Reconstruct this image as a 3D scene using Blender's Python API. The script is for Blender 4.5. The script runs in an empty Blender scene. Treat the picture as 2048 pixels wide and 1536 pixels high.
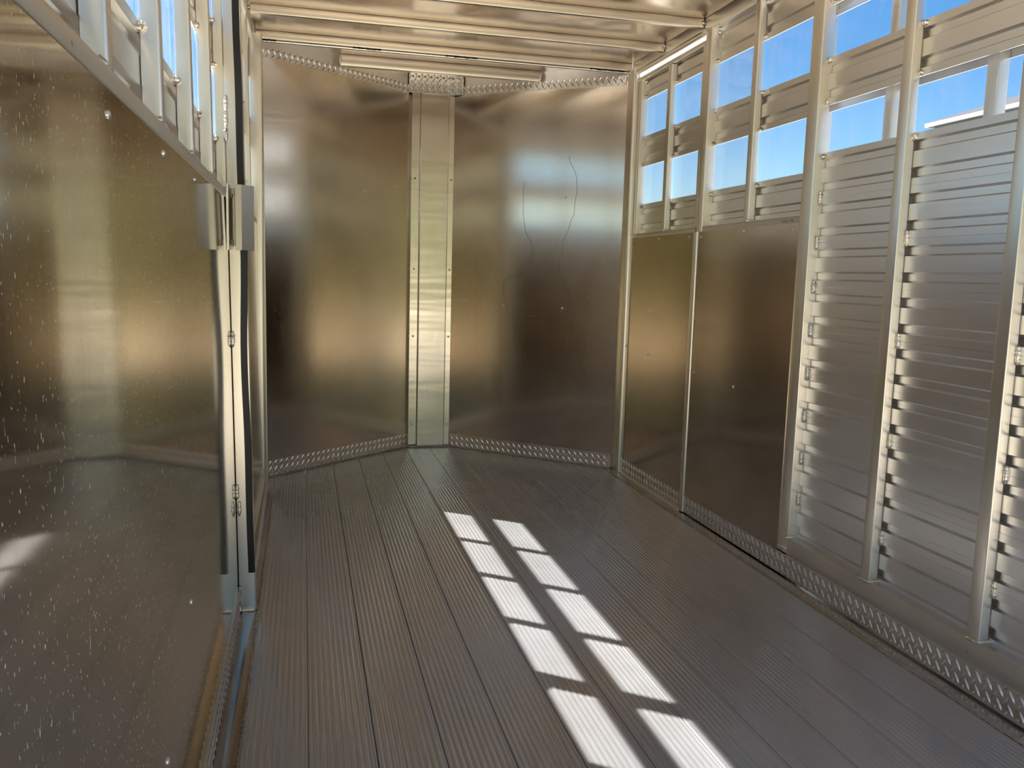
import bpy, bmesh, math, random
from mathutils import Vector, Matrix
random.seed(7)
scene = bpy.context.scene
C = scene.collection

# ------------------------------------------------------------------ camera
def look(yaw, pitch, roll):
    yaw, pitch, roll = (math.radians(a) for a in (yaw, pitch, roll))
    fwd = Vector((math.sin(yaw)*math.cos(pitch), math.cos(yaw)*math.cos(pitch), -math.sin(pitch)))
    right = Vector((math.cos(yaw), -math.sin(yaw), 0))
    down = fwd.cross(right)
    r = right*math.cos(roll) + down*math.sin(roll)
    d = -right*math.sin(roll) + down*math.cos(roll)
    m = Matrix((r, -d, -fwd)).transposed()
    return m.to_4x4()
cam_data = bpy.data.cameras.new('camera')
cam = bpy.data.objects.new('camera', cam_data); C.objects.link(cam)
cam.matrix_world = Matrix.Translation((0, 0, 1.0)) @ look(13.8, 7.24, -1.6)
cam_data.sensor_fit = 'HORIZONTAL'; cam_data.sensor_width = 36.0
cam_data.lens = 1712.0/2048.0*36.0
cam_data.clip_start = 0.02; cam_data.clip_end = 400
scene.camera = cam

# ------------------------------------------------------------------ sky, sun, exposure
SUN_DIR = Vector((0.598, -0.460, -1.0)).normalized()      # direction the light travels
world = bpy.data.worlds.new('world'); scene.world = world; world.use_nodes = True
wn, wl = world.node_tree.nodes, world.node_tree.links
wn.clear()
sky = wn.new('ShaderNodeTexSky'); sky.sky_type = 'NISHITA'; sky.sun_disc = False
sky.sun_elevation = math.asin(-SUN_DIR.z); sky.sun_rotation = math.atan2(-SUN_DIR.x, -SUN_DIR.y)
sky.air_density = 1.0; sky.dust_density = 0.3; sky.ozone_density = 2.0
bg = wn.new('ShaderNodeBackground'); bg.inputs['Strength'].default_value = 0.138
hs = wn.new('ShaderNodeHueSaturation'); hs.inputs['Saturation'].default_value = 1.38
wo = wn.new('ShaderNodeOutputWorld')
wl.new(sky.outputs[0], hs.inputs['Color']); wl.new(hs.outputs[0], bg.inputs['Color']); wl.new(bg.outputs[0], wo.inputs['Surface'])
sun_data = bpy.data.lights.new('sun', 'SUN'); sun_data.energy = 16.0; sun_data.angle = math.radians(0.53)
sun_data.color = (1.0, 0.975, 0.94)
sun = bpy.data.objects.new('sun', sun_data); C.objects.link(sun)
sun.rotation_mode = 'QUATERNION'; sun.rotation_quaternion = SUN_DIR.to_track_quat('-Z', 'Y')
sun.location = (-6, 8, 10)
vs = scene.view_settings
vs.view_transform = 'Standard'; vs.look = 'None'; vs.gamma = 1.0; vs.use_curve_mapping = False
vs.exposure = 0.42
cy = scene.cycles
cy.sample_clamp_indirect = 3.0; cy.max_bounces = 11; cy.diffuse_bounces = 4; cy.glossy_bounces = 8; cy.transparent_max_bounces = 24

# ------------------------------------------------------------------ materials
def new_mat(name):
    m = bpy.data.materials.new(name); m.use_nodes = True
    nt = m.node_tree; b = nt.nodes['Principled BSDF']
    return m, nt, b
def coords(nt, scale=(1, 1, 1)):
    g = nt.nodes.new('ShaderNodeNewGeometry'); mp = nt.nodes.new('ShaderNodeMapping')
    mp.inputs['Scale'].default_value = scale
    nt.links.new(g.outputs['Position'], mp.inputs['Vector'])
    return mp.outputs['Vector']
def noise(nt, vec, scale, detail=3, rough=0.55):
    n = nt.nodes.new('ShaderNodeTexNoise')
    n.inputs['Scale'].default_value = scale; n.inputs['Detail'].default_value = detail
    n.inputs['Roughness'].default_value = rough
    nt.links.new(vec, n.inputs['Vector'])
    return n.outputs['Fac']
def ramp(nt, fac, p0, p1, c0, c1):
    r = nt.nodes.new('ShaderNodeValToRGB')
    r.color_ramp.elements[0].position = p0; r.color_ramp.elements[1].position = p1
    f = lambda c: (c, c, c, 1) if not isinstance(c, tuple) else (*c, 1)
    r.color_ramp.elements[0].color = f(c0); r.color_ramp.elements[1].color = f(c1)
    nt.links.new(fac, r.inputs['Fac'])
    return r.outputs['Color']
def mix(nt, fac, a, b):
    n = nt.nodes.new('ShaderNodeMix'); n.data_type = 'RGBA'
    nt.links.new(fac, n.inputs['Factor'])
    for s, v in (('A', a), ('B', b)):
        sock = [i for i in n.inputs if i.name == s and i.type == 'RGBA'][0]
        if isinstance(v, tuple): sock.default_value = (*v, 1)
        else: nt.links.new(v, sock)
    return [o for o in n.outputs if o.type == 'RGBA'][0]
def bump(nt, b, fac, strength, dist):
    n = nt.nodes.new('ShaderNodeBump'); n.inputs['Strength'].default_value = strength
    n.inputs['Distance'].default_value = dist
    nt.links.new(fac, n.inputs['Height']); nt.links.new(n.outputs['Normal'], b.inputs['Normal'])

def metal(name, c0, c1, r0, r1, streak=(60, 60, 3), sscale=1.0, bumps=None, blot=3.0, rblot=0.05):
    m, nt, b = new_mat(name)
    b.inputs['Metallic'].default_value = 1.0
    st = noise(nt, coords(nt, streak), sscale, 2)
    bl = noise(nt, coords(nt), blot, 4)
    col = ramp(nt, bl, 0.3, 0.7, c0, c1)
    nt.links.new(col, b.inputs['Base Color'])
    ro = nt.nodes.new('ShaderNodeMath'); ro.operation = 'ADD'
    r_a = ramp(nt, st, 0.3, 0.7, r0, r1); r_b = ramp(nt, bl, 0.35, 0.75, 0.0, rblot)
    nt.links.new(r_a, ro.inputs[0]); nt.links.new(r_b, ro.inputs[1])
    nt.links.new(ro.outputs[0], b.inputs['Roughness'])
    if bumps:
        bump(nt, b, noise(nt, coords(nt, bumps[0]), bumps[1], 2), bumps[2], bumps[3])
    return m
def dirty(m, vec_scale, scale, p0, p1, colour, rough=0.8):
    """lay matt specks of dirt over a metal"""
    nt = m.node_tree; b = nt.nodes['Principled BSDF']
    f = ramp(nt, noise(nt, coords(nt, vec_scale), scale, 2, 0.4), p0, p1, 0.0, 1.0)
    out = nt.nodes['Material Output']
    d = nt.nodes.new('ShaderNodeBsdfDiffuse'); d.inputs['Color'].default_value = (*colour, 1)
    ms = nt.nodes.new('ShaderNodeMixShader')
    src = out.inputs['Surface'].links[0].from_socket
    nt.links.new(f, ms.inputs[0]); nt.links.new(src, ms.inputs[1]); nt.links.new(d.outputs[0], ms.inputs[2])
    nt.links.new(ms.outputs[0], out.inputs['Surface'])

M = {}
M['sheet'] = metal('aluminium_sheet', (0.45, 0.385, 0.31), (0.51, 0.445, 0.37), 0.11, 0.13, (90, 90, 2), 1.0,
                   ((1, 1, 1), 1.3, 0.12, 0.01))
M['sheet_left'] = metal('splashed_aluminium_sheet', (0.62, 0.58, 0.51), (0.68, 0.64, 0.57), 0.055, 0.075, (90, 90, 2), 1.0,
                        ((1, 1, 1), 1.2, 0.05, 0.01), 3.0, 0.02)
dirty(M['sheet_left'], (1, 1, 0.5), 300, 0.665, 0.76, (0.48, 0.44, 0.36))
dirty(M['sheet_left'], (1, 1, 0.2), 130, 0.72, 0.84, (0.42, 0.38, 0.31))
M['sheet_nose'] = metal('nose_aluminium_sheet', (0.60, 0.54, 0.455), (0.66, 0.595, 0.505), 0.13, 0.15, (90, 90, 2), 1.0,
                        ((1, 1, 1), 1.2, 0.12, 0.01))
dirty(M['sheet_nose'], (1, 1, 1), 150, 0.74, 0.78, (0.6, 0.55, 0.45))
M['column'] = metal('column_aluminium', (0.66, 0.61, 0.53), (0.72, 0.67, 0.59), 0.19, 0.215, (60, 60, 4), 1.0,
                    ((0.6, 1, 5), 2.0, 0.25, 0.01), 3.0, 0.03)
M['extrusion'] = metal('extruded_aluminium', (0.75, 0.74, 0.725), (0.82, 0.81, 0.795), 0.29, 0.32, (70, 3, 70), 1.0)
M['rib'] = metal('rib_aluminium', (0.66, 0.59, 0.49), (0.73, 0.66, 0.56), 0.29, 0.32, (3, 70, 70), 1.0)
M['post'] = metal('post_aluminium', (0.76, 0.72, 0.64), (0.82, 0.78, 0.70), 0.29, 0.32, (70, 70, 3), 1.0)
M['rail'] = metal('rail_aluminium', (0.66, 0.62, 0.55), (0.74, 0.70, 0.63), 0.34, 0.44, (60, 2, 60), 1.0)
dirty(M['rail'], (1, 1, 1), 90, 0.72, 0.80, (0.20, 0.15, 0.09))
M['tread'] = metal('tread_plate_aluminium', (0.74, 0.71, 0.66), (0.82, 0.79, 0.74), 0.285, 0.32, (40, 40, 40), 1.0)
M['roof'] = metal('roof_aluminium', (0.52, 0.45, 0.35), (0.58, 0.51, 0.41), 0.16, 0.20, (3, 60, 1), 1.0,
                  ((1, 1, 1), 3.0, 0.35, 0.02), 3.0, 0.03)
M['weld'] = metal('weld_metal', (0.72, 0.67, 0.58), (0.85, 0.80, 0.70), 0.285, 0.32, (40, 40, 40), 1.0,
                  ((1, 1, 1), 300, 0.5, 0.002))
M['steel'] = metal('hinge_steel', (0.50, 0.46, 0.39), (0.56, 0.52, 0.44), 0.32, 0.42, (40, 40, 10), 1.0)
# floor: worn mill-finish extrusion, part metal part grime film
m, nt, b = new_mat('floor_aluminium'); M['floor'] = m
b.inputs['Metallic'].default_value = 0.62
st = noise(nt, coords(nt, (40, 1.2, 1)), 2.0, 3)
bl = noise(nt, coords(nt, (1, 0.5, 1)), 4.0, 5)
nt.links.new(mix(nt, st, ramp(nt, bl, 0.3, 0.75, (0.48, 0.47, 0.455), (0.56, 0.55, 0.535)),
                 ramp(nt, bl, 0.3, 0.75, (0.56, 0.55, 0.53), (0.62, 0.61, 0.595))), b.inputs['Base Color'])
nt.links.new(ramp(nt, bl, 0.3, 0.75, 0.15, 0.27), b.inputs['Roughness'])
bump(nt, b, noise(nt, coords(nt, (1, 0.25, 1)), 45, 3), 0.06, 0.003)
M['floor_edge'] = metal('floor_edge_aluminium', (0.42, 0.39, 0.34), (0.54, 0.51, 0.46), 0.12, 0.19, (20, 8, 20), 1.0, None, 3.0, 0.04)

def plain(name, col, rough, metallic=0.0):
    m, nt, b = new_mat(name)
    n = noise(nt, coords(nt), 40, 3)
    nt.links.new(ramp(nt, n, 0.3, 0.7, tuple(c*0.85 for c in col), tuple(min(1, c*1.12) for c in col)), b.inputs['Base Color'])
    b.inputs['Roughness'].default_value = rough; b.inputs['Metallic'].default_value = metallic
    return m
M['rubber'] = plain('black_rubber', (0.006, 0.006, 0.007), 0.45)
M['sealant'] = plain('black_sealant', (0.02, 0.018, 0.015), 0.5)
M['caulk'] = plain('grey_caulk', (0.42, 0.40, 0.35), 0.5)
M['stain'] = plain('dried_water_stain', (0.17, 0.13, 0.08), 0.5)
M['siding'] = plain('pale_grey_siding', (0.24, 0.25, 0.26), 0.6)
M['fascia'] = plain('white_fascia', (0.42, 0.43, 0.44), 0.5)
M['shingle'] = plain('grey_shingle', (0.055, 0.055, 0.06), 0.85)  # roof colour, also used for the painted shadow strip under the eave
M['gravel'] = plain('tan_gravel', (0.55, 0.485, 0.40), 0.95)
M['hedge'] = plain('hedge_leaves', (0.15, 0.15, 0.075), 0.8)
M['grass'] = plain('green_grass', (0.24, 0.25, 0.08), 0.95)

m = bpy.data.materials.new('dusty_plexiglass'); m.use_nodes = True; M['pane'] = m
nt = m.node_tree; nt.nodes.clear()
out = nt.nodes.new('ShaderNodeOutputMaterial')
tr = nt.nodes.new('ShaderNodeBsdfTransparent'); tr.inputs[0].default_value = (0.97, 0.98, 1.0, 1)
gl = nt.nodes.new('ShaderNodeBsdfGlossy'); gl.inputs['Roughness'].default_value = 0.08
tl = nt.nodes.new('ShaderNodeBsdfTranslucent'); tl.inputs[0].default_value = (0.85, 0.87, 0.9, 1)
lw = nt.nodes.new('ShaderNodeLayerWeight'); lw.inputs['Blend'].default_value = 0.12
m1 = nt.nodes.new('ShaderNodeMixShader'); m2 = nt.nodes.new('ShaderNodeMixShader')
dust = ramp(nt, noise(nt, coords(nt, (1, 1, 0.4)), 22, 5), 0.42, 0.80, 0.01, 0.07)
nt.links.new(dust, m1.inputs[0]); nt.links.new(tr.outputs[0], m1.inputs[1]); nt.links.new(tl.outputs[0], m1.inputs[2])
sc_ = nt.nodes.new('ShaderNodeMath'); sc_.operation = 'MULTIPLY'; sc_.inputs[1].default_value = 0.3
nt.links.new(lw.outputs['Fresnel'], sc_.inputs[0])
nt.links.new(sc_.outputs[0], m2.inputs[0]); nt.links.new(m1.outputs[0], m2.inputs[1]); nt.links.new(gl.outputs[0], m2.inputs[2])
nt.links.new(m2.outputs[0], out.inputs['Surface'])

# ------------------------------------------------------------------ mesh helpers
LEAN = -0.015                       # the left side leans out by this much per metre
class MB:
    def __init__(self): self.v = []; self.f = []
    def add(self, verts, faces):
        o = len(self.v); self.v += [tuple(p) for p in verts]; self.f += [tuple(i+o for i in q) for q in faces]; return self
    def prism(self, prof, axis, a, b):
        n = len(prof)
        def p(q, t): return {'x': (t, q[0], q[1]), 'y': (q[0], t, q[1]), 'z': (q[0], q[1], t)}[axis]
        vs_ = [p(q, a) for q in prof] + [p(q, b) for q in prof]
        fs = [(i, (i+1) % n, n+(i+1) % n, n+i) for i in range(n)] + [tuple(range(n-1, -1, -1)), tuple(range(n, 2*n))]
        return self.add(vs_, fs)
    def box(self, x0, x1, y0, y1, z0, z1):
        return self.prism([(x0, y0), (x1, y0), (x1, y1), (x0, y1)], 'z', z0, z1)
    def rbox(self, x0, x1, y0, y1, z0, z1, axis='z', r=0.004, n=3):
        if axis == 'z': pr = rrect(x0, x1, y0, y1, r, n); return self.prism(pr, 'z', z0, z1)
        if axis == 'y': pr = rrect(x0, x1, z0, z1, r, n); return self.prism(pr, 'y', y0, y1)
        pr = rrect(y0, y1, z0, z1, r, n); return self.prism(pr, 'x', x0, x1)
    def tube(self, path, radii, n=8, squash=None):
        k = len(path); vs_ = []; fs = []
        for i, p in enumerate(path):
            t = (Vector(path[min(i+1, k-1)]) - Vector(path[max(i-1, 0)])).normalized()
            u = t.cross(Vector((0, 0, 1)) if abs(t.z) < 0.9 else Vector((0, 1, 0))).normalized(); w = t.cross(u)
            r = radii[i] if hasattr(radii, '__len__') else radii
            for j in range(n):
                a = 2*math.pi*j/n
                vs_.append(Vector(p) + u*(r*math.cos(a)) + w*(r*math.sin(a)))
        for i in range(k-1):
            for j in range(n):
                fs.append((i*n+j, i*n+(j+1) % n, (i+1)*n+(j+1) % n, (i+1)*n+j))
        fs.append(tuple(range(n-1, -1, -1))); fs.append(tuple(range((k-1)*n, k*n)))
        return self.add(vs_, fs)
    def mesh(self, name, angle=35, lean=False, centre=True):
        v = [(x + LEAN*z, y, z) if lean else (x, y, z) for x, y, z in self.v]
        c = Vector((0, 0, 0))
        if centre:
            lo = [min(p[i] for p in v) for i in range(3)]; hi = [max(p[i] for p in v) for i in range(3)]
            c = Vector([(a+b)/2 for a, b in zip(lo, hi)])
        me = bpy.data.meshes.new(name)
        me.from_pydata([(p[0]-c.x, p[1]-c.y, p[2]-c.z) for p in v], [], self.f)
        bm = bmesh.new(); bm.from_mesh(me); bmesh.ops.recalc_face_normals(bm, faces=bm.faces); bm.to_mesh(me); bm.free()
        me.polygons.foreach_set('use_smooth', [True]*len(me.polygons))
        me.set_sharp_from_angle(angle=math.radians(angle))
        return me, c
    def build(self, name, mat, parent=None, lean=False, angle=35, kind=None):
        me, c = self.mesh(name, angle, lean)
        me.materials.append(M[mat])
        return place(name, me, c, parent, kind)
def place(name, me, loc, parent=None, kind=None, rot=None):
    o = bpy.data.objects.new(name, me); C.objects.link(o)
    loc = Vector(loc)
    if parent is not None:
        o.parent = parent; loc = loc - world_loc(parent)
    o.location = loc
    if rot is not None: o.rotation_euler = rot
    if kind: o['kind'] = kind
    return o
def world_loc(o):
    l = Vector(o.location)
    while o.parent: o = o.parent; l += Vector(o.location)
    return l
def rrect(x0, x1, y0, y1, r, n=3):
    pts = []
    for cx, cy_, a0 in ((x1-r, y1-r, 0), (x0+r, y1-r, 90), (x0+r, y0+r, 180), (x1-r, y0+r, 270)):
        for i in range(n+1):
            a = math.radians(a0 + 90*i/n); pts.append((cx + r*math.cos(a), cy_ + r*math.sin(a)))
    return pts
def root(name, loc, label, cat, kind=None, group=None):
    o = bpy.data.objects.new(name, None); C.objects.link(o); o.location = loc; o.empty_display_size = 0.1
    o['label'] = label; o['category'] = cat
    if kind: o['kind'] = kind
    if group: o['group'] = group
    return o
def tag(o, label, cat, kind=None):
    o['label'] = label; o['category'] = cat
    if kind: o['kind'] = kind
    return o

# shared small pieces
def rivet_mesh():
    mb = MB(); n = 8; rings = [(0.0062, 0.0), (0.0058, 0.0014), (0.0036, 0.0028)]
    vs_ = [(r*math.cos(2*math.pi*j/n), r*math.sin(2*math.pi*j/n), z) for r, z in rings for j in range(n)] + [(0, 0, 0.0033)]
    fs = [(i*n+j, i*n+(j+1) % n, (i+1)*n+(j+1) % n, (i+1)*n+j) for i in range(2) for j in range(n)]
    fs += [(2*n+j, 2*n+(j+1) % n, 3*n) for j in range(n)] + [tuple(range(n-1, -1, -1))]
    mb.add(vs_, fs); me, _ = mb.mesh('rivet', 60, centre=False); me.materials.append(M['weld']); return me
RIVET = rivet_mesh()
def rivet(p, normal, parent):
    o = place('rivet', RIVET, p, parent)
    o.rotation_mode = 'QUATERNION'; o.rotation_quaternion = Vector(normal).to_track_quat('Z', 'Y'); return o
def bead_mesh(length, r, seed):
    rnd = random.Random(seed); k = max(6, int(length/0.0035)); path = []; rad = []
    for i in range(k+1):
        t = i/k; e = math.sqrt(max(0.02, 1-(2*t-1)**4))
        path.append((rnd.uniform(-1, 1)*r*0.12, rnd.uniform(-1, 1)*r*0.12, (t-0.5)*length))
        rad.append(r*e*(1+0.18*math.cos(i*2.1)+rnd.uniform(-.12, .12)))
    mb = MB(); mb.tube(path, rad, 8); me, _ = mb.mesh('weld_bead', 60, centre=False); me.materials.append(M['weld']); return me
BEADS = [bead_mesh(0.046, 0.0055, s) for s in range(4)]
DOTS = [bead_mesh(0.018, 0.0075, s+10) for s in range(4)]
def bead(p, parent, long=True, axis='z'):
    me = random.choice(BEADS if long else DOTS)
    o = place('weld_bead', me, p, parent)
    o.rotation_euler = {'z': (0, 0, random.uniform(0, 6)), 'y': (math.pi/2, 0, 0), 'x': (0, math.pi/2, 0)}[axis]
    return o

def tread_strip(name, parent, O, S, N, length, z0, z1, dz1=0.0, thick=0.003, cell=0.034, phase=0.0):
    """embossed strip standing on a vertical wall: O start point, S unit direction, N unit normal into the room"""
    O, S, N = Vector(O), Vector(S).normalized(), Vector(N).normalized()
    P = lambda s, z, n: (O.x + S.x*s + N.x*n, O.y + S.y*s + N.y*n, z)
    up = lambda s: dz1*s/length
    mb = MB()
    vs_ = [P(s, z + up(s), n) for n in (-0.001, thick) for s, z in ((0, z0), (length, z0), (length, z1), (0, z1))]
    mb.add(vs_, [(0, 1, 2, 3), (7, 6, 5, 4), (0, 4, 5, 1), (1, 5, 6, 2), (2, 6, 7, 3), (3, 7, 4, 0)])
    strip = mb.build(name, 'tread', parent)
    lug = MB(); h = 0.0026; L = 0.0155; W = 0.0040
    ni = int(length/cell*2)+3; nj = int((z1-z0)/cell*2)+3
    for i in range(-1, ni):
        for j in range(-1, nj):
            if (i+j) % 2: continue
            sgn = 1 if i % 2 == 0 else -1
            cs, cz = i*cell/2+phase, z0 + j*cell/2 + 0.004
            d = Vector((math.cos(math.radians(52)), sgn*math.sin(math.radians(52)))); e = Vector((-d.y, d.x))
            base = [d*L, d*L*0.4+e*W, -d*L*0.4+e*W, -d*L, -d*L*0.4-e*W, d*L*0.4-e*W]
            base = [(min(max(cs+q.x, 0.0005), length-0.0005), min(max(cz+q.y, z0+0.0005), z1-0.0005)) for q in base]
            if max(q[0] for q in base)-min(q[0] for q in base) < 0.004 or max(q[1] for q in base)-min(q[1] for q in base) < 0.004: continue
            t0 = (min(max(cs+d.x*L*0.5, 0.001), length-0.001), min(max(cz+d.y*L*0.5, z0+0.001), z1-0.001))
            t1 = (min(max(cs-d.x*L*0.5, 0.001), length-0.001), min(max(cz-d.y*L*0.5, z0+0.001), z1-0.001))
            vs_ = [P(a, bb + up(a), thick) for a, bb in base] + [P(*[t0[0], t0[1]+up(t0[0])], thick+h), P(*[t1[0], t1[1]+up(t1[0])], thick+h)]
            lug.add(vs_, [(0, 1, 6), (1, 2, 7, 6), (2, 3, 7), (3, 4, 7), (4, 5, 6, 7), (5, 0, 6), (5, 4, 3, 2, 1, 0)])
    lug.build('tread_lugs', 'tread', strip, angle=20, kind='stuff')
    return strip

# ------------------------------------------------------------------ sizes (metres; floor top is z = 0)
Y0 = 0.44                  # open rear end
XR, XL = 1.600, -0.185     # inner faces of the side walls
YN = 4.19                  # where the tapered nose begins
ROOF = 2.064
CL, CRr = (0.587, 4.869), (0.820, 4.860)      # nose walls meet the centre column here
NL, NR = (-0.190, 4.192), (1.580, 4.187)
SLAT_H = 0.143

def slat_profile(x, s, z0, z1=None, t=0.003, d=0.010):
    """ribbed plank: s=+1 room lies towards -x (right wall), s=-1 room lies towards +x (left wall)"""
    z1 = z1 or z0+SLAT_H; k = (z1-z0)/SLAT_H
    e = 0.0025
    front = [(0, 0.0), (0, 0.023-e), (d, 0.023+e), (d, 0.047-e), (0, 0.047+e), (0, 0.096-e), (d, 0.096+e), (d, 0.120-e), (0, 0.120+e), (0, 0.1425)]
    pts = [(x+s*a, z0+k*b_) for a, b_ in front]
    back = [(x+s*(a+t), z0+k*b_) for a, b_ in reversed(front)]
    return pts+back

# ------------------------------------------------------------------ floor
sub = MB(); sub.prism([(-0.24, Y0), (1.66, Y0), (1.66, YN), (0.83, 4.93), (0.58, 4.93), (-0.24, YN)], 'z', -0.07, -0.014)
floor = tag(sub.build('floor', 'floor_edge'), 'ribbed grey aluminium plank floor of the trailer', 'floor', 'structure')
PW = 0.1395; PX0 = -0.131
def nose_y(x):
    if x < CL[0]: t = (x-NL[0])/(CL[0]-NL[0]); return NL[1]+t*(CL[1]-NL[1])
    if x > CRr[0]: t = (x-CRr[0])/(NR[0]-CRr[0]); return CRr[1]+t*(NR[1]-CRr[1])
    return 4.865
def plank_profile():
    w = PW-0.0016; n = 9; per = (w-0.014)/n; h = 0.0009
    pts = [(0, -0.012), (0, -0.0016), (0.0014, -0.0002), (0.007-0.002, -0.0002)]
    for i in range(n):
        x0 = 0.007+i*per
        pts += [(x0, -h), (x0+per*0.14, -h), (x0+per*0.30, -0.0002), (x0+per*0.55, 0.0002), (x0+per*0.84, -0.0002)]
    pts += [(w-0.007, -h), (w-0.006, -0.0002), (w-0.0014, -0.0002), (w, -0.0016), (w, -0.012)]
    return pts
PROF = plank_profile()
for k in range(12):
    x0 = PX0+k*PW
    y1 = max(nose_y(x0), nose_y(x0+PW), nose_y(x0+PW/2))+0.01
    mb = MB(); mb.prism([(x0+a, z) for a, z in PROF], 'y', Y0, y1)
    mb.build('plank', 'floor', floor, angle=50)
for nm, x0, x1 in (('edge_strip', -0.20, PX0-0.001), ('edge_strip', PX0+12*PW, 1.612)):
    mb = MB(); mb.rbox(x0, x1, Y0, YN+0.03, -0.012, 0.0, 'y', 0.002, 2); mb.build('edge_strip', 'floor_edge', floor)
def seam(x, y0, y1, r, step=0.006, seed=1, z=0.0):
    rnd = random.Random(seed); n = int((y1-y0)/step); path = []; rad = []
    for i in range(n+1):
        path.append((x+rnd.uniform(-.0012, .0012), y0+(y1-y0)*i/n, z)); rad.append(r*(0.75+0.35*math.sin(i*1.7)+rnd.uniform(-.2, .25)))
    mb = MB(); mb.tube(path, rad, 6); return mb
seam(PX0-0.001, Y0+0.01, 4.24, 0.0042, seed=3).build('weld_seam', 'floor_edge', floor, angle=60)
seam(PX0+12*PW+0.001, Y0+0.01, 4.20, 0.0042, seed=5).build('weld_seam', 'floor_edge', floor, angle=60)

# ------------------------------------------------------------------ ceiling
rs = MB(); rs.prism([(-0.26, Y0), (1.665, Y0), (1.665, 4.22), (0.84, 4.95), (0.56, 4.95), (-0.26, 4.22)], 'z', ROOF, ROOF+0.004)
ceiling = tag(rs.build('ceiling', 'roof'), 'bare aluminium roof sheet carried on square cross ribs', 'ceiling', 'structure')
ribs_y = [3.785-0.399*i for i in range(9)]
for i, y in enumerate(ribs_y):
    if y < Y0: continue
    mb = MB(); mb.rbox(-0.205, 1.598, y, y+0.030, 2.028, ROOF, 'x', 0.0025, 2)
    rb = mb.build('rib', 'rib', ceiling)
    if y > 2.3:
        bead((1.596, y-0.001, 2.045), rb, False); bead((-0.212, y-0.001, 2.045), rb, False)
mb = MB(); mb.rbox(-0.205, 1.598, 4.178, 4.215, 2.026, ROOF, 'x', 0.0025, 2)
hdr = mb.build('header_beam', 'rib', ceiling)
mb = MB(); mb.tube([(-0.20, 4.186, 2.019), (1.59, 4.186, 2.019)], 0.0065, 10); mb.build('header_lip', 'post', hdr)
for x0, x1 in ((-0.19, -0.115), (0.225, 0.355), (0.66, 0.815), (1.38, 1.56)):
    rnd = random.Random(int(x0*1000)); n = 14
    path = [(x0+(x1-x0)*i/n, 4.1795, 2.0215+rnd.uniform(-.001, .001)) for i in range(n+1)]
    mb = MB(); mb.tube(path, [0.0045*(1+rnd.uniform(-.3, .2)) for _ in path], 6); mb.build('sealant', 'sealant', hdr)
xa = NL[0]+(4.49-NL[1])/(CL[1]-NL[1])*(CL[0]-NL[0]); xb = NR[0]-(4.49-NR[1])/(CRr[1]-NR[1])*(NR[0]-CRr[0])
mb = MB(); mb.rbox(xa+0.03, xb-0.03, 4.488, 4.525, 2.008, ROOF, 'x', 0.003, 2); nb = mb.build('nose_beam', 'rib', ceiling)
for x in (xa+0.03, xb-0.03): bead((x, 4.486, 2.035), nb, True)

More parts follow.
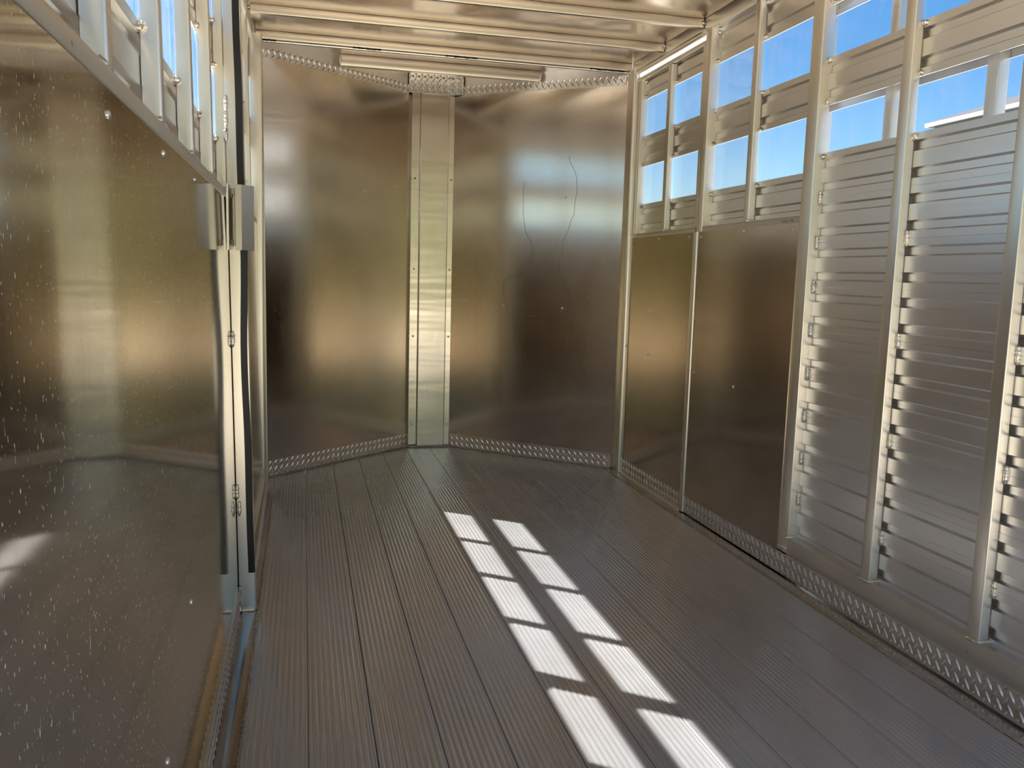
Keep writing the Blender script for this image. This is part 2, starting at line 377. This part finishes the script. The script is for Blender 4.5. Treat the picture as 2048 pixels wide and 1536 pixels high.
# ------------------------------------------------------------------ front (tapered nose)
wall_front = root('wall_front', (0.70, 4.87, 0), 'tapered nose wall of two brown-tinted aluminium panels and a centre column', 'wall', 'structure')
def nose_panel(A, B, label):
    A, B = Vector((*A, 0)), Vector((*B, 0)); S = (B-A).normalized(); L = (B-A).length
    N = Vector((S.y, -S.x, 0))
    P = lambda s, z, n: (A.x+S.x*s+N.x*n, A.y+S.y*s+N.y*n, z)
    return A, S, L, N, P
for side in ('l', 'r'):
    if side == 'l': A, S, L, N, P = nose_panel(NL, CL, '')
    else:           A, S, L, N, P = nose_panel(CRr, NR, '')
    zt = (lambda s: 1.955+0.024*s/L) if side == 'l' else (lambda s: 1.979-0.018*s/L)
    mb = MB(); nseg = 10; vs_ = []; fs = []
    for n in (-0.004, 0.0):
        for i in range(nseg+1):
            s = (L+0.05)*i/nseg - (0.05 if side == 'l' else 0.0)
            vs_ += [P(s, 0.0, n), P(s, zt(s)+0.02, n)]
    K = 2*(nseg+1)
    for i in range(nseg):
        a = 2*i; fs += [(a, a+2, a+3, a+1), (K+a, K+a+1, K+a+3, K+a+2), (a, K+a, K+a+2, a+2), (a+1, a+3, K+a+3, K+a+1)]
    fs += [(0, 1, K+1, K), (2*nseg, K+2*nseg, K+2*nseg+1, 2*nseg+1)]
    mb.add(vs_, fs); pan = mb.build('nose_panel', 'sheet_nose', wall_front)
    # upper plain plate up to the roof
    mb = MB(); vs_ = [P(s, z, n) for n in (-0.012, -0.005) for s, z in ((-0.05, 1.94), (L+0.05, 1.94), (L+0.05, ROOF), (-0.05, ROOF))]
    mb.add(vs_, [(0, 1, 2, 3), (7, 6, 5, 4), (0, 4, 5, 1), (1, 5, 6, 2), (2, 6, 7, 3), (3, 7, 4, 0)]); mb.build('upper_plate', 'extrusion', wall_front)
    if side == 'l': tread_strip('tread_strip', wall_front, P(0.004, 0, 0), S, N, L-0.004, 1.955, 1.996, 0.026)
    else:           tread_strip('tread_strip', wall_front, P(0.05, 0, 0), S, N, L-0.055, 1.978, 2.024, -0.018)
    tread_strip('tread_strip', wall_front, P(0.008, 0, 0), S, N, L-0.016, 0.0, 0.077)
    # caulk line on the floor
    rnd = random.Random(4); n = 60
    path = [P(L*i/n, 0.003, 0.006+rnd.uniform(-.001, .001)) for i in range(n+1)]
    mb = MB(); mb.tube(path, [0.0055*(1+rnd.uniform(-.25, .25)) for _ in path], 6); mb.build('caulk_seam', 'caulk', wall_front, angle=60)
    ys = (4.396, 4.633)
    for y in ys:
        s = (y-A.y)/S.y
        for z in (0.832, 1.413): rivet(P(s, z, 0.0005), N, pan)
    if side == 'l': rivet(P(0.90, 1.462, 0.0005), N, pan)
    if side == 'r':
        # dried water line, traced as (distance along the panel, height)
        pts = [(0.451, 1.501), (0.446, 1.456), (0.448, 1.395), (0.448, 1.338), (0.457, 1.281), (0.471, 1.224), (0.496, 1.193), (0.509, 1.163), (0.503, 1.117), (0.515, 1.079), (0.508, 1.044), (0.493, 1.027), (0.432, 1.008), (0.371, 0.988), (0.343, 0.966), (0.339, 0.923), (0.349, 0.876), (0.356, 0.837), (0.375, 0.798), (0.417, 0.778), (0.492, 0.782), (0.58, 0.778), (0.631, 0.777), (0.69, 0.789), (0.725, 0.81), (0.737, 0.845), (0.75, 0.895), (0.726, 0.935), (0.699, 0.984), (0.673, 1.025), (0.663, 1.062), (0.666, 1.085), (0.684, 1.112), (0.689, 1.153), (0.691, 1.191), (0.711, 1.221), (0.726, 1.265), (0.735, 1.299), (0.75, 1.325), (0.751, 1.384), (0.762, 1.442), (0.757, 1.508), (0.747, 1.545), (0.717, 1.59), (0.707, 1.641)]
        fine = []
        for i in range(len(pts)-1):
            for q in range(3): t = q/3; fine.append((pts[i][0]*(1-t)+pts[i+1][0]*t + random.uniform(-.0012, .0012), pts[i][1]*(1-t)+pts[i+1][1]*t))
        mb = MB(); w = 0.0009; vs_ = []; fs = []
        for i, (s, z) in enumerate(fine):
            a = Vector(fine[min(i+1, len(fine)-1)])-Vector(fine[max(i-1, 0)]); a.normalize(); e = (-a.y*w, a.x*w)
            for n in (0.0002, 0.0005): vs_ += [P(s+e[0], z+e[1], n), P(s-e[0], z-e[1], n)]
        for i in range(len(fine)-1):
            a = 4*i; fs += [(a+2, a+3, a+7, a+6), (a, a+4, a+5, a+1), (a, a+2, a+6, a+4), (a+1, a+5, a+7, a+3)]
        mb.add(vs_, fs); o = mb.build('water_stain', 'stain', pan)
# centre column: raised flat face between two riveted flanges
pr = [(0.586, 4.868), (0.629, 4.864), (0.633, 4.850), (0.637, 4.848), (0.786, 4.848), (0.790, 4.850), (0.794, 4.862), (0.821, 4.858),
      (0.822, 4.866), (0.822, 4.885), (0.586, 4.885)]
mb = MB(); mb.prism(pr, 'z', 0.0, 1.99); col = mb.build('center_column', 'column', wall_front, angle=25)
for z in (0.13, 0.64, 1.02, 1.52, 1.52): 
    for x, y, n in ((0.606, 4.8655, (0.1, -1, 0)), (0.809, 4.8595, (-0.1, -1, 0))): rivet((x, y, z), n, col)
for (a, b_) in (((0.566, 4.849), (0.632, 4.846)), ((0.632, 4.843), (0.790, 4.843)), ((0.790, 4.845), (0.862, 4.816))):
    A = Vector((*a, 0)); B = Vector((*b_, 0)); S = (B-A).normalized(); N = Vector((S.y, -S.x, 0))
    tread_strip('tread_cap', wall_front, a, S, N, (B-A).length, 1.977, 2.063)
mb = MB(); mb.box(0.55, 0.87, 4.886, 4.892, 0.0, ROOF); mb.build('upper_plate', 'extrusion', wall_front)
rnd = random.Random(9); n = 30
path = [(0.575+0.26*i/n, 4.846+0.004*math.sin(i)+0.012*abs(i/n-0.5), 0.003) for i in range(n+1)]
mb = MB(); mb.tube(path, [0.009*(1+rnd.uniform(-.3, .2)) for _ in path], 6); mb.build('caulk_seam', 'caulk', wall_front, angle=60)

# ------------------------------------------------------------------ right side wall
wall_right = root('wall_right', (1.62, 1.9, 0), 'right side wall of ribbed aluminium slats, square posts and clear windows', 'wall', 'structure')
XS = 1.630                 # face of the slats
def slat(parent, x, s, y0, y1, z0, z1, lean=False, mat='extrusion'):
    mb = MB(); mb.prism(slat_profile(x, s, z0, z1), 'y', y0, y1); return mb.build('slat', mat, parent, lean=lean, angle=20)
def pane(parent, x, y0, y1, z0, z1, lean=False):
    mb = MB(); mb.box(x, x+0.003, y0, y1, z0, z1); return mb.build('window_pane', 'pane', parent, lean=lean)
V3 = 2.517
for k in range(9): slat(wall_right, XS, 1, Y0, V3+0.06, 0.131+k*SLAT_H, 0.131+(k+1)*SLAT_H)
slat(wall_right, XS, 1, Y0, V3+0.06, 1.566, 1.714)
slat(wall_right, XS, 1, Y0, V3+0.06, 1.875, 2.010)
near_posts = [0.84, 1.245, 1.666, 2.087]
def post(parent, x0, x1, y0, y1, z0, z1, lean=False, r=0.004, name='post'):
    mb = MB(); mb.rbox(x0, x1, y0, y1, z0, z1, 'z', r, 3); return mb.build(name, 'post', parent, lean=lean)
for i, y in enumerate(near_posts):
    p = post(wall_right, XR, XS-0.0005, y, y+0.041, 0.140, 2.01)
    if y > 1.5:
        if i % 2 == 0: zs = [0.274+0.143*j for j in (0, 2, 4, 6)]
        else: zs = [0.274+0.143*j for j in (0, 2, 4, 6)]
        for z in zs: bead((XS-0.002, y-0.003, z), p)
        for z in (1.405, 1.575, 1.705, 1.885): bead((XS-0.002, y-0.003, z), p, False)
        bead((XS-0.015, y-0.003, 0.143), p, True, 'x'); bead((XR-0.003, y+0.02, 0.141), p, True, 'y')
p3 = post(wall_right, XR-0.002, XS+0.0105, V3, V3+0.063, 0.085, 2.01)
for k in range(8): bead((XS-0.004, V3-0.004, 0.274+k*SLAT_H), p3)
for z in (1.405, 1.575, 1.705, 1.885): bead((XS-0.003, V3-0.004, z), p3, False)
bead((XR+0.012, V3-0.002, 0.142), p3, True, 'x'); bead((XR-0.004, V3+0.03, 0.10), p3, True, 'y')
# bottom rail with a ledge, kick strip
mb = MB(); mb.rbox(XR-0.001, 1.642, Y0, V3+0.004, 0.078, 0.142, 'y', 0.003, 2); mb.build('bottom_rail', 'rail', wall_right)
tread_strip('tread_strip', wall_right, (XR+0.001, 3.335, 0), (0, -1, 0), (-1, 0, 0), 3.335-Y0, 0.004, 0.079)
# forward bay: sheet below, windows above
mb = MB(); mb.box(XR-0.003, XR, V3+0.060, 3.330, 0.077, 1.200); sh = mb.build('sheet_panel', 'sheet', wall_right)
for y, z in ((3.30, 1.178), (2.948, 1.186), (2.62, 1.178), (3.30, 0.615), (2.955, 0.60)): rivet((XR-0.003, y, z), (-1, 0, 0), sh)
mb = MB(); mb.rbox(XR-0.001, 1.645, V3+0.06, 3.335, 1.196, 1.222, 'y', 0.003, 2); mb.build('sill_rail', 'rail', wall_right)
YF0, YF1 = V3+0.058, 3.345
for z0, z1 in ((1.222, 1.367), (1.547, 1.693), (1.869, 2.010)): slat(wall_right, XS, 1, YF0, YF1, z0, z1)
p4 = post(wall_right, XR+0.002, XS-0.0005, 2.930, 2.967, 1.205, 2.01)
for z in (1.352, 1.555, 1.685, 1.880, 2.0): bead((XS-0.002, 2.927, z), p4, False)
bead((XR+0.014, 2.928, 1.224), p4, True, 'x')
p2 = post(wall_right, XR-0.004, XS+0.0105, 3.300, 3.352, 1.20, 2.01)
for z in (1.352, 1.555, 1.685, 1.880, 1.99): bead((XS-0.002, 3.297, z), p2, False)
mb = MB()                                       # faded ink stamp, too small to read
for i, (dy, h_) in enumerate(((0.0, 0.007), (0.013, 0.005), (0.021, 0.005), (0.029, 0.004), (0.046, 0.007), (0.056, 0.006), (0.063, 0.006))):
    mb.box(XR-0.0016, XR-0.0009, 2.684-dy-0.004, 2.684-dy, 1.206, 1.206+h_)
mb.build('ink_stamp', 'stain', wall_right)
# closed backing behind the sheet
mb = MB(); mb.box(1.645, 1.650, V3+0.05, 4.20, -0.05, 1.367); mb.build('outer_skin', 'extrusion', wall_right)
mb = MB(); mb.rbox(XR+0.002, 1.66, Y0, 4.19, 2.004, ROOF, 'y', 0.003, 2); mb.build('top_rail', 'extrusion', wall_right)
near_bays = [(Y0+0.03, 0.84), (0.881, 1.245), (1.286, 1.666), (1.707, 2.087), (2.128, V3)]
for a, b_ in near_bays:
    pane(wall_right, XS+0.006, a, b_, 1.410, 1.572); pane(wall_right, XS+0.006, a, b_, 1.708, 1.882)
for a, b_ in ((YF0, 2.930), (2.967, 3.31)):
    pane(wall_right, XS+0.006, a, b_, 1.360, 1.554); pane(wall_right, XS+0.006, a, b_, 1.686, 1.876)
post(wall_right, XR-0.004, 1.66, Y0-0.03, Y0+0.03, 0.0, ROOF, r=0.008, name='rear_post')

# ------------------------------------------------------------------ escape door at the front of the right wall
door = root('door_1', (1.62, 3.73, 0), 'dark sheeted escape door with four windows beside the nose', 'door', 'structure')
DY0, DY1 = 3.352, 4.095
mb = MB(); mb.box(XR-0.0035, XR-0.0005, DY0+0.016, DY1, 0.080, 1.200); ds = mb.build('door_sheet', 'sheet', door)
for y, z in ((3.415, 1.182), (3.735, 1.186), (4.06, 1.182), (3.80, 0.64), (4.085, 0.66)): rivet((XR-0.0035, y, z), (-1, 0, 0), ds)
tread_strip('tread_strip', door, (XR+0.0005, DY1-0.002, 0), (0, -1, 0), (-1, 0, 0), DY1-DY0-0.02, 0.008, 0.080)
mb = MB(); mb.rbox(XR-0.014, XR+0.03, DY0, DY1, -0.004, 0.008, 'y', 0.004, 3); mb.build('threshold', 'post', door)
mb = MB(); mb.rbox(XR-0.010, XR+0.03, DY0-0.022, DY0+0.014, 0.004, 1.200, 'z', 0.006, 3); mb.build('hinge_strip', 'post', door)
mb = MB(); mb.rbox(XR-0.001, 1.645, DY0+0.01, DY1, 1.196, 1.220, 'y', 0.003, 2); mb.build('sill_rail', 'rail', door)
for z0, z1 in ((1.220, 1.365), (1.547, 1.693), (1.869, 1.985)): slat(door, XS, 1, DY0+0.02, DY1+0.01, z0, z1)
dm = post(door, XR+0.002, XS-0.0005, 3.695, 3.735, 1.205, 1.955)
for z in (1.355, 1.555, 1.685, 1.88): bead((XS-0.002, 3.692, z), dm, False)
bead((XR+0.014, 3.693, 1.222), dm, True, 'x')
df = post(door, XR+0.002, XS+0.004, 3.352, 3.385, 1.205, 1.97, name='door_stile')
df = post(door, XR+0.004, XS+0.0105, 4.050, 4.090, 1.205, 1.97, name='door_stile')
for z in (1.355, 1.555, 1.685, 1.88, 1.95): bead((XS-0.002, 4.047, z), df, False)
mb = MB(); mb.rbox(XR+0.003, XS+0.004, 3.352, 4.09, 1.958, 1.976, 'y', 0.003, 2); mb.build('door_top_rail', 'post', door)
for a, b_ in ((3.385, 3.695), (3.735, 4.050)):
    pane(door, XS+0.006, a, b_, 1.358, 1.554); pane(door, XS+0.006, a, b_, 1.686, 1.876)
mb = MB(); mb.tube([(XR-0.004, 3.372, 2.001), (XR-0.004, 4.10, 2.001)], 0.0115, 12); mb.build('door_header', 'post', door)
jamb = post(door, 1.578, 1.612, 4.088, 4.182, 0.0, 2.02, r=0.012, name='door_jamb')

# ------------------------------------------------------------------ left side wall (leans out a little)
wall_left = root('wall_left', (-0.2, 1.9, 0), 'left side wall with a big splashed sheet below a row of windows', 'wall', 'structure')
XSL = -0.214               # slat face before the lean is added
post_ys = [1.035, 1.405, 1.780, 2.150, 2.534, 2.928, 3.316, 3.705]
mb = MB(); mb.box(XL-0.002, XL, Y0, 2.518, 0.076, 1.188); ls = mb.build('sheet_panel', 'sheet_left', wall_left, lean=True)
for y, z in ((1.02, 1.158), (1.40, 1.166), (1.78, 1.165), (1.52, 0.42), (1.22, 0.30)): rivet((XL+LEAN*z, y, z), (1, 0, 0.015), ls)
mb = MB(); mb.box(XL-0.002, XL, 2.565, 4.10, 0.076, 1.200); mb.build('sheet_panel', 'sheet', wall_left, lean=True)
tread_strip('tread_strip', wall_left, (XL, Y0, 0), (0, 1, 0), (1, 0, 0), 2.515-Y0, 0.004, 0.078)
tread_strip('tread_strip', wall_left, (XL, 2.57, 0), (0, 1, 0), (1, 0, 0), 1.53, 0.004, 0.078)
mb = MB(); mb.box(-0.236, -0.230, Y0, 4.20, -0.05, 1.30); mb.build('outer_skin', 'extrusion', wall_left, lean=True)
mb = MB(); mb.rbox(-0.222, XL+0.002, Y0, 2.52, 1.186, 1.210, 'y', 0.003, 2); mb.build('sill_rail', 'rail', wall_left, lean=True)
mb = MB(); mb.rbox(-0.222, XL+0.001, 2.565, 4.10, 1.198, 1.222, 'y', 0.003, 2); mb.build('sill_rail', 'rail', wall_left, lean=True)
for z0, z1 in ((1.212, 1.357), (1.533, 1.667), (1.843, 2.02)): slat(wall_left, XSL, -1, Y0, 4.18, z0, z1, lean=True)
for y in post_ys:
    p = post(wall_left, XSL+0.0005, XL, y, y+0.031, 1.195, 2.02, lean=True)
    for z in (1.225, 1.347, 1.543, 1.657, 1.853): bead((XSL+0.003+LEAN*z, y-0.003, z), p, False)
    bead((XL-0.008+LEAN*1.21, y-0.002, 1.213), p, False, 'x')
mb = MB(); mb.rbox(-0.235, XL, Y0, 4.19, 2.004, ROOF, 'y', 0.003, 2); mb.build('top_rail', 'extrusion', wall_left, lean=True)
ends = [Y0] + post_ys + [4.11]
for i in range(len(ends)-1):
    a = ends[i]+(0.031 if i else 0.0); b_ = ends[i+1]
    pane(wall_left, XSL-0.008, a, b_, 1.350, 1.540, True); pane(wall_left, XSL-0.008, a, b_, 1.660, 1.850, True)
post(wall_left, -0.235, -0.175, 4.105, 4.19, 0.0, 2.03, lean=False, r=0.010, name='nose_post')
mb = MB(); mb.tube([(-0.172, 4.165, 0.0), (-0.176, 4.168, 1.2), (-0.184, 4.172, 2.02)], 0.006, 8); mb.build('corner_bead', 'post', wall_left)
post(wall_left, -0.245, -0.18, Y0-0.03, Y0+0.03, 0.0, ROOF, r=0.008, name='rear_post')
# gate post with its rubber seal
gp = post(wall_left, XL+0.0005, -0.138, 2.520, 2.563, 0.0, 2.03, lean=True, r=0.0022, name='gate_post')
bead((XL+0.004+LEAN*0.80, 2.517, 0.80), gp); bead((XL+0.004+LEAN*0.34, 2.517, 0.36), gp); bead((XL+0.004, 2.517, 0.31), gp)
bead((XL+0.002+LEAN*1.35, 2.517, 1.36), gp); bead((XL+0.002+LEAN*1.35, 2.517, 1.40), gp); bead((XL+0.002+LEAN*1.35, 2.517, 1.44), gp)
bead((-0.163, 2.517, 0.004), gp, True, 'x')
mb = MB(); nseg = 40; vs_ = []; fs = []
for i in range(nseg+1):
    z = 0.118+(2.02-0.118)*i/nseg; xc = -0.1495 + 0.0022*math.sin(z*7.0) + 0.0015*math.sin(z*13+1) + LEAN*z*0.9
    for dx, dy in ((-0.0095, 0), (-0.008, -0.006), (0.008, -0.006), (0.0095, 0)): vs_.append((xc+dx, 2.520+dy, z))
for i in range(nseg):
    for j in range(4): fs.append((i*4+j, i*4+(j+1) % 4, i*4+4+(j+1) % 4, i*4+4+j))
fs += [(3, 2, 1, 0), tuple(nseg*4+j for j in range(4))]
mb.add(vs_, fs); rub = mb.build('rubber_seal', 'rubber', gp); rub['label'] = 'wavy black rubber seal strip'

# rear header
mb = MB(); mb.rbox(-0.235, 1.65, Y0-0.03, Y0+0.03, 2.0, ROOF, 'x', 0.004, 2); mb.build('rear_header', 'extrusion', ceiling)

# ------------------------------------------------------------------ gate hinge on the gate post
hx = XL+LEAN*1.13
hinge = root('gate_hinge', (hx+0.03, 2.49, 1.045), 'grey steel gate hinge with folded leaf on the rubber-edged post', 'hinge')
mb = MB(); mb.rbox(hx+0.001, hx+0.008, 2.450, 2.519, 1.047, 1.222, 'z', 0.002, 2); mb.build('mounting_plate', 'post', hinge)
mb = MB(); mb.rbox(hx+0.008, hx+0.022, 2.505, 2.519, 1.060, 1.215, 'z', 0.002, 2); mb.build('back_plate', 'steel', hinge)
for i in range(3):
    z0 = 1.075+0.038*i
    mb = MB(); mb.tube([(hx+0.020, 2.485, z0), (hx+0.020, 2.485, z0+0.037)], 0.0085, 12); mb.build('knuckle', 'steel', hinge)
mb = MB(); mb.tube([(hx+0.020, 2.485, 1.058), (hx+0.020, 2.485, 1.198)], 0.0055, 10); mb.build('pin', 'steel', hinge)
# folded leaf: a plate coming forward, then bent to the right
pr = [(hx+0.026, 2.440), (hx+0.042, 2.440), (hx+0.072, 2.475), (hx+0.072, 2.480), (hx+0.040, 2.446), (hx+0.031, 2.446), (hx+0.031, 2.490), (hx+0.026, 2.490)]
mb = MB(); mb.prism(pr, 'z', 1.047, 1.220); mb.build('leaf', 'steel', hinge, angle=20)

# ------------------------------------------------------------------ rear gate swung open along the outside of the right wall
gate = root('stock_gate', (1.72, 1.65, -0.1), 'slatted rear gate folded back along the outside of the right wall', 'gate')
for k in range(11): slat(gate, 1.735, 1, 0.72, 2.67, -0.08+k*SLAT_H, -0.08+(k+1)*SLAT_H-0.001) if k < 10 else None
slat(gate, 1.735, 1, 0.72, 2.67, 1.578, 1.724); slat(gate, 1.735, 1, 0.72, 2.67, 1.89, 2.02)
for y in (0.70, 1.09, 1.49, 1.888, 2.288): post(gate, 1.700, 1.7345, y, y+0.040, -0.08, 2.02)
post(gate, 1.695, 1.745, 2.66, 2.70, -0.08, 2.02, name='gate_stile')

# ------------------------------------------------------------------ outside
g = MB(); g.box(-40, 60, -40, 60, -0.60, -0.55); ground = tag(g.build('ground', 'gravel'), 'tan gravel yard around the trailer', 'ground', 'structure')
g = MB(); g.box(-40, 60, -40, -14, -0.55, -0.52); tag(g.build('lawn', 'grass'), 'green lawn behind the open rear of the trailer', 'lawn', 'structure')
# clipped hedge behind the photographer, seen only as a green glow in the metal
rnd = random.Random(21); mb = MB(); nx, nz = 90, 22; vs_ = []; fs = []
for i in range(nx+1):
    for j in range(nz+1):
        x = -24+50*i/nx; z = -0.52+7.2*j/nz; b_ = rnd.uniform(-.22, .22)
        vs_.append((x+rnd.uniform(-.1, .1), -20.0+b_-0.25*(j/nz)**2, z if j in (0,) else z+rnd.uniform(-.1, .1)))
for i in range(nx):
    for j in range(nz): a = i*(nz+1)+j; fs.append((a, a+nz+1, a+nz+2, a+1))
o0 = len(vs_)
for i in range(nx+1):
    x = -24+50*i/nx
    for j in range(nz+1): vs_.append((x+rnd.uniform(-.1, .1), -21.4+rnd.uniform(-.2, .2), -0.52+7.2*j/nz))
for i in range(nx):
    for j in range(nz): a = o0+i*(nz+1)+j; fs.append((a, a+1, a+nz+2, a+nz+1))
    a = i*(nz+1)+nz; fs.append((a, a+nz+1, o0+a+nz+1, o0+a))
mb.add(vs_, fs); tag(mb.build('hedge', 'hedge', angle=180), 'tall leafy green hedge across the lawn behind the trailer', 'hedge')
bld = root('house', (10, 2, -0.55), 'pale sided house with grey hipped roof seen through the right window', 'building', 'thing')
BX, BY0, BY1 = 7.96, -10.0, 9.80
mb = MB(); mb.box(BX, BX+2.2, BY0, BY1, -0.55, 3.045); mb.build('wall', 'siding', bld)
for k in range(18):
    z1 = 3.022-0.19*k
    mb = MB(); mb.prism([(BX-0.014, z1-0.19), (BX-0.002, z1), (BX+0.01, z1), (BX+0.01, z1-0.19)], 'y', BY0, BY1); mb.build('siding_board', 'siding', bld)
mb = MB(); mb.box(7.93, 10.37, BY0-0.12, BY1+0.12, 3.058, 3.068); mb.build('soffit', 'shingle', bld)
mb = MB(); mb.box(BX-0.018, BX+0.02, BY0-0.01, BY1+0.01, 3.022, 3.06); mb.build('eave_shadow_strip', 'shingle', bld)  # dark strip painting in the shadow below the soffit
mb = MB(); mb.rbox(7.90, 7.95, BY0-0.15, BY1+0.15, 3.062, 3.115, 'y', 0.008, 2); mb.build('gutter', 'fascia', bld)
mb = MB(); a = 3.112; h = a+0.42*1.15
mb.add([(7.90, BY0-0.17, a), (10.40, BY0-0.17, a), (10.40, BY1+0.17, a), (7.90, BY1+0.17, a), (9.15, BY0+1.1, h), (9.15, BY1-1.1, h)],
       [(0, 1, 4), (1, 2, 5, 4), (2, 3, 5), (3, 0, 4, 5), (3, 2, 1, 0)]); mb.build('roof', 'shingle', bld)
mb = MB(); mb.box(9.10, 9.20, BY0+1.1, BY1-1.35, h-0.03, h+0.07); mb.build('ridge_cap', 'fascia', bld)
